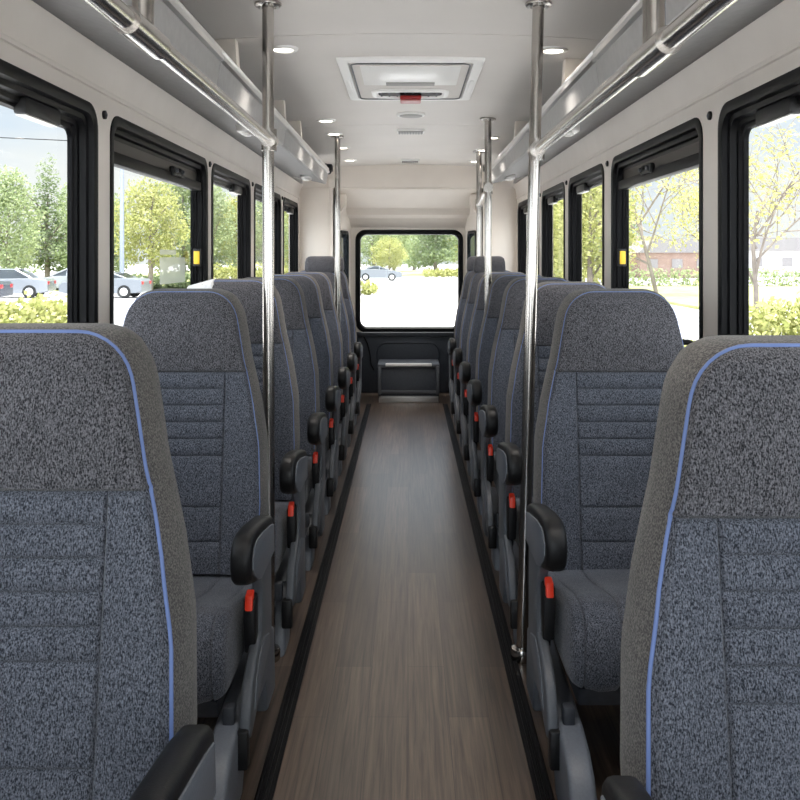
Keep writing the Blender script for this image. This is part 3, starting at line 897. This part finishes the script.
# step box
o = empty('step_box', (0.005, 7.37, 0))
b = MB(); b.prism_x([(0, .06), (-.006, .10), (.012, .285), (.03, .31), (.36, .31), (.36, .0), (.06, .0), (.05, .06)], -.25, .25, M['navy_panel'], .012, 3); b.build('body', o)
b = MB(); b.box(-.255, .255, .0, .36, .285, .318, M['mid_plastic'], .008); b.box(-.245, .245, -.008, .0, .080, .105, M['mid_plastic'], .003)
for s in (-1, 1): b.box(*sorted((s * .225, s * .252)), -.012, .02, .07, .30, M['mid_plastic'], .006)
b.build('edge_trim', o)
b = MB(); b.box(-.19, .19, -.004, .05, .300, .3215, M['white_plastic'], .004); tag(b.build('tread_strip', o), 'bright tread strip')
b = MB(); b.box(-.245, .245, .01, .05, 0, .055, M['alu'], .004); b.box(-.245, .245, .002, .012, .034, .044, M['alu'], .002); tag(b.build('kick_plate', o), 'brushed aluminium kick plate')
tag(o, 'dark blue-grey step box with aluminium kick plate on the floor below rear window', 'step box')

# ------------------------------------------------------------------ outside
GZ = -.80
g = MB(); g.box(-160, 160, -60, 240, GZ - .3, GZ, M['asphalt'])
tag(g.build('ground', smooth=False), 'pale asphalt parking lot outside the bus', kind='structure')
def patch(nm, x0, x1, y0, y1, h, m, lab):
    b = MB(); b.box(x0, x1, y0, y1, GZ - .05, GZ + h, m, .02); tag(b.build(nm), lab, kind='structure')
patch('lawn', -60, -9, 48.5, 75, .12, M['grass'], 'green verge behind the parked cars')
patch('lawn', 11, 70, 34, 60, .12, M['grass'], 'green verge under the spring trees')
patch('lawn', -16, -4.2, 52, 72, .12, M['grass'], 'green kerb island by the white car')
patch('lawn', -30, 40, 92, 130, .12, M['grass'], 'verge under the far trees')
patch('kerb', -60, -9, 48.1, 48.5, .14, M['concrete'], 'pale kerb behind the parked cars')
patch('path', 6.5, 60, 27.5, 33, .06, M['concrete'], 'pale concrete path below the spring trees')

rnd = random.Random(5)
def leaves(b, blobs, n, size, m, seed, shell=.45):
    r = random.Random(seed); tot = sum(q[3] * q[4] * q[5] for q in blobs)
    for (cx, cy, cz, rx, ry, rz) in blobs:
        k = int(n * rx * ry * rz / tot) + 1
        for _ in range(k):
            d = Vector((r.gauss(0, 1), r.gauss(0, 1), r.gauss(0, 1))).normalized() * (shell + (1 - shell) * r.random()) * (1 + .12 * r.gauss(0, 1))
            p = Vector((cx + d.x * rx, cy + d.y * ry, cz + d.z * rz))
            u = Vector((r.gauss(0, 1), r.gauss(0, 1), r.gauss(0, 1))).normalized(); v = u.orthogonal().normalized()
            w = size * (.6 + .8 * r.random()); h = w * (.5 + .4 * r.random())
            b.add([p + u * w, p + v * h, p - u * w, p - v * h], [[0, 1, 2, 3]], m)
def tree_mesh(kind, seed):
    r = random.Random(seed); t = MB(); f = MB()
    if kind in ('round', 'bushy', 'cone'):
        H = 7.0
        t.tube([(0, 0, 0), (.05, .02, 1.2), (.0, .05, 2.6), (.08, 0, 5)], [.17, .13, .10, .03], M['bark'], 8)
        for k in range(6):
            a = r.random() * 6.3; z = 1.3 + .5 * k
            t.tube([(0, 0, z), (math.cos(a) * .6, math.sin(a) * .6, z + .7), (math.cos(a) * 1.3, math.sin(a) * 1.3, z + 1.3)], [.07, .045, .015], M['bark'], 6)
        blobs = []
        if kind == 'cone':
            for k in range(16):
                z = 1.1 + 5.6 * k / 15; rr = 1.75 * (1 - (z - 1.1) / 6.6) + .22; a = k * 2.4
                blobs.append((math.cos(a) * rr * .5, math.sin(a) * rr * .5, z, rr * .72, rr * .72, .62))
            m = M['leaf_green']; n = 6000; sz = .085
        elif kind == 'round':
            for k in range(15):
                a = k * 2.4; q = k / 14; z = 1.9 + 3.6 * q; rr = 1.9 * math.sin(math.pi * (.18 + .72 * q))
                blobs.append((math.cos(a) * rr * .75, math.sin(a) * rr * .75, z, 1.0, 1.0, .85))
            m = M['leaf_lime']; n = 6000; sz = .085
        else:
            for k in range(15):
                a = k * 2.4; q = k / 14; z = 1.0 + 5.4 * q; rr = 1.7 * math.sin(math.pi * (.2 + .75 * q))
                blobs.append((math.cos(a) * rr * .7, math.sin(a) * rr * .7, z, 1.1, 1.1, .95))
            m = M['leaf_pale']; n = 6500; sz = .09
        leaves(f, blobs, n, sz, m, seed)
    else:
        def branch(p, d, l, rad, lev):
            pts = [p]; q = p; dd = d.copy()
            for k in range(3):
                dd = (dd + Vector((r.gauss(0, .10), r.gauss(0, .10), r.gauss(.03, .06)))).normalized()
                q = q + dd * l / 3; pts.append(q)
            t.tube(pts, [rad, rad * .85, rad * .7, rad * .5], M['bark'], 6 if lev < 2 else 4)
            if lev >= 2:
                for k in range(24 if lev == 3 else 8):
                    c = pts[1] + (pts[3] - pts[1]) * r.random() + Vector((r.gauss(0, .16), r.gauss(0, .16), r.gauss(0, .16)))
                    u = Vector((r.gauss(0, 1), r.gauss(0, 1), r.gauss(0, 1))).normalized(); v = u.orthogonal().normalized()
                    w = .05 + .05 * r.random()
                    f.add([c + u * w, c + v * w * .6, c - u * w, c - v * w * .6], [[0, 1, 2, 3]], M['leaf_spring'])
            if lev < 3:
                nb = 6 if lev == 0 else 4
                for k in range(nb):
                    s0 = pts[1] + (pts[3] - pts[1]) * (k + .5) / nb if lev else pts[1] + (pts[3] - pts[1]) * (k / nb)
                    a = k * 2.4 + r.random(); tilt = R(38 + 18 * r.random())
                    o1 = dd.orthogonal().normalized(); o2 = dd.cross(o1)
                    nd = (dd * math.cos(tilt) + (o1 * math.cos(a) + o2 * math.sin(a)) * math.sin(tilt)).normalized()
                    branch(s0, nd, l * (.62 + .15 * r.random()), rad * .5, lev + 1)
        branch(Vector((0, 0, 0)), Vector((0, 0, 1)), 3.4, .085, 0)
    return t, f
TM = {}
for kind, seed in (('cone', 1), ('round', 2), ('bushy', 3), ('spring', 4), ('spring2', 8)):
    t, f = tree_mesh(kind, seed)
    a = t.build('trunk', recalc=False); c = f.build('crown', recalc=False, smooth=False)
    TM[kind] = (a.data, c.data); bpy.data.objects.remove(a); bpy.data.objects.remove(c)
def at(px, dist): return ((px - 408) / F * dist, dist)
def tree(kind, px, dist, sc_, label, rz=0.0, grp='trees outside', sx=1.0):
    x, y = at(px, dist)
    o = empty('tree', (x, y, GZ)); o.scale = (sc_ * sx, sc_ * sx, sc_); o.rotation_euler = (0, 0, rz)
    for nm, d in zip(('trunk', 'crown'), TM[kind]):
        c = bpy.data.objects.new(nm, d); C.objects.link(c); c.parent = o
    tag(o, label, 'tree', grp)
W1, W2 = 'window beside the closest seat', 'vent window with yellow tag'
tree('bushy', 8, 58, 1.08, 'soft green tree at the edge of the view above the silver parked car', .3)
tree('cone', 47, 65, 1.30, 'pointed green tree rising above the small far parked car', 1.1)
tree('bushy', 80, 72, 1.15, 'pale tree half hidden by the black frame next to the beige pillar', 2.0)
tree('bushy', 108, 58, .85, 'pale green tree just before the lamp post', 3.1)
tree('round', 150, 51, 1.05, 'round yellow-green tree next to the grey lamp post', .5)
tree('bushy', 184, 65, 1.35, 'tall pale tree behind the yellow-green round one', 3.6)
tree('bushy', 212, 58, .95, 'pale green tree seen in the third window on the parked-cars side', 1.4)
tree('round', 236, 72, 1.1, 'yellow-green tree seen in the third window on the parked-cars side', 2.2)
tree('bushy', 268, 65, .95, 'pale green tree in the fourth window behind the front pole', .4)
tree('round', 284, 79, 1.15, 'yellow-green tree in the fourth window on the parked-cars side', 1.9)
tree('bushy', 299, 88, 1.2, 'pale tree in the last side window on the parked-cars side', 2.9)
tree('round', 389, 88, .64, 'round yellow-green tree behind the white car in the rear window', .2, sx=1.35)
tree('bushy', 374, 104, 1.4, 'tall pale tree at the car end of the rear window', 1.0)
tree('bushy', 394, 117, 1.6, 'tall pale tree behind the round yellow-green one in the rear window', 2.0)
tree('bushy', 414, 130, 1.6, 'tall pale tree in the middle of the rear window', .9)
tree('cone', 436, 97, 1.5, 'large green tree with dark trunk in the rear window', 2.7, sx=1.1)
tree('round', 461, 104, 1.1, 'lime tree at the pole end of the rear window', 3.3)
tree('spring', 757, 26.5, 1.0, 'bare spring tree with few yellow leaves, in the closest window on its side', .4)
tree('spring2', 657, 46, 1.45, 'wide branching spring tree in the vent window beside seat with grab loop', 1.2)
tree('spring', 712, 67, 1.3, 'spring tree partly behind the beige pillar next to the wide branching one', 3.0)
tree('round', 590, 33, .85, 'yellow leafy tree in the third window on the spring-trees side', .8)
tree('bushy', 604, 70, 1.4, 'pale leafy tree behind the yellow one in the third window', .1)
tree('round', 553, 38, .85, 'yellow leafy tree in the fourth window on the spring-trees side', 2.1)
tree('bushy', 566, 63, 1.3, 'tall pale tree behind the yellow leafy ones', 2.1)
tree('bushy', 530, 70, 1.3, 'pale tree in the last side window on the spring-trees side', 1.5)
tree('round', 514, 84, 1.3, 'lime tree in the rearmost corner of the spring-trees windows', .5)

def hedge(px0, px1, dist, h, dep, m, label, n=2600):
    x0, _ = at(px0, dist); x1, _ = at(px1, dist); L_ = x1 - x0
    o = empty('hedge', ((x0 + x1) / 2, dist, GZ))
    f = MB(); k = max(4, int(L_ / .7)); blobs = []
    r = random.Random(int(px0 + 1000))
    for i in range(k):
        blobs.append((-L_ / 2 + L_ * (i + .5) / k, r.gauss(0, .1), h * .5, L_ / k * .85, dep, h * .52 * (.9 + .2 * r.random())))
    leaves(f, blobs, n, .05 + dist * .0008, m, int(px0) + 7, .6)
    f.build('foliage', o, recalc=False, smooth=False)
    t = MB()
    for i in range(k): t.tube([(-L_ / 2 + L_ * (i + .5) / k, 0, 0), (-L_ / 2 + L_ * (i + .5) / k + .1, 0, h * .6)], [.03, .01], M['bark'], 5)
    t.build('stem', o, recalc=False)
    tag(o, label, 'hedge', 'hedges and bushes outside')
hedge(-20, 78, 20, 1.08, .8, M['leaf_lime'], 'yellow-green bush right below the parked cars outside')
hedge(88, 205, 54.5, 1.0, .6, M['leaf_green'], 'low green hedge behind the lamp post')
hedge(212, 300, 52.5, 1.6, .7, M['leaf_lime'], 'lime hedge seen low in the rear half of the parked-cars windows')
hedge(672, 720, 18, .32, .6, M['leaf_lime'], 'lime bush low behind the grab loop of the seat')
hedge(752, 830, 17, 1.15, .8, M['leaf_lime'], 'lime bush under the bare spring tree', 2200)
hedge(352, 376, 47, .7, .5, M['leaf_lime'], 'small lime bush on the kerb island near white car', 500)
hedge(425, 470, 88, .9, .7, M['leaf_lime'], 'low lime hedge across the road in the rear window', 900)
hedge(610, 830, 58.5, 1.3, .8, M['leaf_pale'], 'long pale hedge across the road on the spring-trees side', 2600)
hedge(500, 620, 54, 1.6, .8, M['leaf_lime'], 'lime hedge below the yellow leafy trees', 2200)

# hill and houses on the right
hm = MB(); nx, ny = 24, 8; vs = []
for j in range(ny + 1):
    for i in range(nx + 1):
        x = 25 + 110 * i / nx; y = 95 + 40 * j / ny
        vs.append((x, y, GZ + 5.2 * math.sin(math.pi * min(1, j / ny * .5)) * (.75 + .25 * math.sin(i * .9)) - .05))
hm.add(vs, [[j * (nx + 1) + i, j * (nx + 1) + i + 1, (j + 1) * (nx + 1) + i + 1, (j + 1) * (nx + 1) + i] for j in range(ny) for i in range(nx)], M['hill'])
tag(hm.build('hill', recalc=False), 'brownish scrub hill beyond the spring trees', kind='structure')
def house(px, dist, w, h, label, wallm):
    x, y = at(px, dist); o = empty('house', (x, y, GZ))
    b = MB(); b.box(-w / 2, w / 2, -3, 3, 0, h, wallm); b.build('wall', o, smooth=False)
    b = MB(); b.prism_y([(-w / 2 - .3, h), (w / 2 + .3, h), (w / 2 - 1.4, h + 1.3), (-w / 2 + 1.4, h + 1.3)], -3.3, 3.3, M['roof']); b.build('roof', o, smooth=False)
    for k in range(3):
        b = MB(); xx = -w / 2 + w * (k + .5) / 3; b.box(xx - .5, xx + .5, -3.06, -2.98, h * .4, h * .75, M['roof']); b.build('window', o, smooth=False)
    tag(o, label, 'house', 'far houses')
house(668, 88, 7, 2.4, 'low brick house far behind the wide branching spring tree', M['brick'])
house(775, 92, 9, 2.6, 'low pale house far behind the bare spring tree', M['concrete'])
house(712, 108, 8, 2.4, 'low brick house hidden partly by the beige pillar', M['brick'])

# lamp post
x, y = at(122, 47); o = empty('lamp_post', (x, y, GZ))
b = MB(); b.tube([(0, 0, 0), (0, 0, 8.6)], [.13, .09], M['lamp_post'], 12); b.build('pole', o)
b = MB(); b.box(-.25, .25, -.25, .25, 0, .5, M['concrete'], .05); b.build('base', o)
b = MB(); b.box(-.1, 1.3, -.2, .2, 8.5, 8.68, M['lamp_post'], .05); b.build('lamp_head', o)
tag(o, 'tall slim grey lamp post in front of the yellow-green tree', 'lamp post')
# overhead wire
b = MB(); b.tube([(-60, 75, 13.2), (-40, 74, 11.3), (-20, 73, 10.3), (0, 72, 10)], .035, M['black_rubber'], 6)
tag(b.build('power_line'), 'thin power line crossing the sky above the parked cars', 'power line')

# cars
def car(px, dist, rz, bodym, label, L_=4.5, H=1.42):
    x, y = at(px, dist); o = empty('car', (x, y, GZ)); o.rotation_euler = (0, 0, rz)
    b = MB(); hl = L_ / 2
    prof = [(-hl, .30), (-hl, .62), (-hl + .15, .78), (-hl + 1.15, .90), (-hl + 1.5, .95), (hl - .85, .98), (hl - .1, .93), (hl, .80), (hl, .32), (hl - .3, .24), (-hl + .3, .24)]
    # body as sections across the width (narrower at top)
    rings = []
    for yy, k in ((-.86, .90), (-.82, .97), (-.6, 1.0), (.6, 1.0), (.82, .97), (.86, .90)):
        rings.append([(px_ * (1 if k == 1 else .995), yy, .6 + (pz - .6) * k) for px_, pz in prof])
    b.loft(rings, bodym); b.build('body', o, angle=30)
    b = MB()
    rings = []
    for z, a, c, w in ((.93, -hl + 1.15, hl - .75, .78), (1.20, -hl + 1.75, hl - 1.15, .66), (H - .03, -hl + 2.05, hl - 1.55, .60)):
        rings.append([(a, -w, z), (c, -w, z), (c, w, z), (a, w, z)])
    b.loft(rings, M['car_glass']); b.build('greenhouse', o, smooth=False)
    b = MB()
    b.box(-hl + 1.95, hl - 1.45, -.60, .60, H - .05, H, bodym, .02)
    for yy in (-1, 1):
        for (xa, za), (xb_, zb_) in (((-hl + 1.15, .93), (-hl + 2.05, H - .03)), ((hl - .75, .95), (hl - 1.55, H - .03)), ((-.05, .95), (-.05, H - .03))):
            b.tube([(xa, yy * .79, za), ((xa * .5 + xb_ * .5), yy * .70, (za + zb_) / 2), (xb_, yy * .61, zb_)], .045, bodym, 6)
    b.build('roof', o)
    for xx in (-hl + .85, hl - .85):
        for yy in (-.80, .80):
            b = MB(); b.disc((xx, yy, .32), .32, .2, M['tyre'], 22, 'y', .03); w = b.build('wheel', o)
            b = MB(); b.disc((xx, yy + (.02 if yy > 0 else -.02), .32), .2, .19, M['alu'], 16, 'y', .02); b.build('hubcap', w)
    b = MB(); b.box(hl - .06, hl + .01, -.8, -.45, .66, .82, M['tail'], .02); b.box(hl - .06, hl + .01, .45, .8, .66, .82, M['tail'], .02); tag(b.build('tail_lamp', o), 'red tail lamps')
    tag(o, label, 'car', 'parked cars outside')
car(4, 44, R(8), M['silver'], 'silver sedan parked just above the yellow-green bush')
car(-48, 38.5, R(6), M['dark_car'], 'dark car cut off by the edge of view, in front of silver sedan')
car(72, 51, R(4), M['silver'], 'smaller pale sedan parked behind the silver one, near black window frame', 4.2, 1.38)
car(106, 44.2, R(0), M['white_car'], 'pale car at the foot of the lamp post', 4.0, 1.25)
car(379, 76, R(180), M['white_car'], 'white car crossing the road in the rear window', 3.9, 1.25)

# ------------------------------------------------------------------ world, sun, camera
wd = bpy.data.worlds.new('sky'); sc.world = wd; wd.use_nodes = True
nt = wd.node_tree; nt.nodes.clear()
out = nt.nodes.new('ShaderNodeOutputWorld'); bg = nt.nodes.new('ShaderNodeBackground')
tc = nt.nodes.new('ShaderNodeTexCoord'); sp = nt.nodes.new('ShaderNodeSeparateXYZ')
nt.links.new(tc.outputs['Generated'], sp.inputs[0])
gr = nt.nodes.new('ShaderNodeValToRGB'); e = gr.color_ramp.elements
e[0].position = .0; e[0].color = (.88, .93, 1, 1); e[1].position = .55; e[1].color = (.55, .70, .95, 1)
q = e.new(.16); q.color = (.72, .83, .99, 1)
nt.links.new(sp.outputs['Z'], gr.inputs[0])
mp = nt.nodes.new('ShaderNodeMapping'); mp.inputs['Scale'].default_value = (1, 1, 3.2)
nt.links.new(tc.outputs['Generated'], mp.inputs[0])
ns = nt.nodes.new('ShaderNodeTexNoise'); ns.inputs['Scale'].default_value = 2.6; ns.inputs['Detail'].default_value = 6; ns.inputs['Roughness'].default_value = .55
nt.links.new(mp.outputs[0], ns.inputs['Vector'])
cr = nt.nodes.new('ShaderNodeValToRGB'); cr.color_ramp.elements[0].position = .40; cr.color_ramp.elements[1].position = .60
nt.links.new(ns.outputs['Fac'], cr.inputs[0])
mx = nt.nodes.new('ShaderNodeMix'); mx.data_type = 'RGBA'
nt.links.new(cr.outputs[0], mx.inputs[0]); nt.links.new(gr.outputs[0], mx.inputs[6]); mx.inputs[7].default_value = (1, 1, 1, 1)
nt.links.new(mx.outputs[2], bg.inputs[0])
mr = nt.nodes.new('ShaderNodeMapRange'); mr.inputs['From Min'].default_value = .1; mr.inputs['From Max'].default_value = -.9
mr.inputs['To Min'].default_value = .62; mr.inputs['To Max'].default_value = 3.2  # sky strength raised behind the camera as added fill for the interior
nt.links.new(sp.outputs['Y'], mr.inputs['Value']); nt.links.new(mr.outputs['Result'], bg.inputs[1])
nt.links.new(bg.outputs[0], out.inputs[0])

sd = bpy.data.lights.new('sun', 'SUN'); sd.energy = 8.0; sd.angle = R(2); sd.color = (1, .95, .87)
so = bpy.data.objects.new('sun', sd); C.objects.link(so)
so.rotation_euler = Vector((0.0, -math.cos(R(83)), -math.sin(R(83)))).to_track_quat('-Z', 'Y').to_euler()

cd = bpy.data.cameras.new('camera'); co = bpy.data.objects.new('camera', cd); C.objects.link(co)
co.location = (0, 0, EYE); co.rotation_euler = (R(90), 0, 0)
cd.sensor_width = 36; cd.lens = F / 800 * 36
cd.shift_x = (400 - 408) / 800; cd.shift_y = -(400 - 257) / 800
cd.clip_start = .02; cd.clip_end = 600
sc.camera = co
sc.view_settings.view_transform = 'Standard'; sc.view_settings.look = 'None'
sc.view_settings.gamma = 1.0; sc.view_settings.use_curve_mapping = False
sc.view_settings.exposure = 0.8
sc.cycles.use_denoising = True
sc.cycles.max_bounces = 8; sc.cycles.diffuse_bounces = 5; sc.cycles.glossy_bounces = 4; sc.cycles.transparent_max_bounces = 16
sc.cycles.sample_clamp_indirect = 6
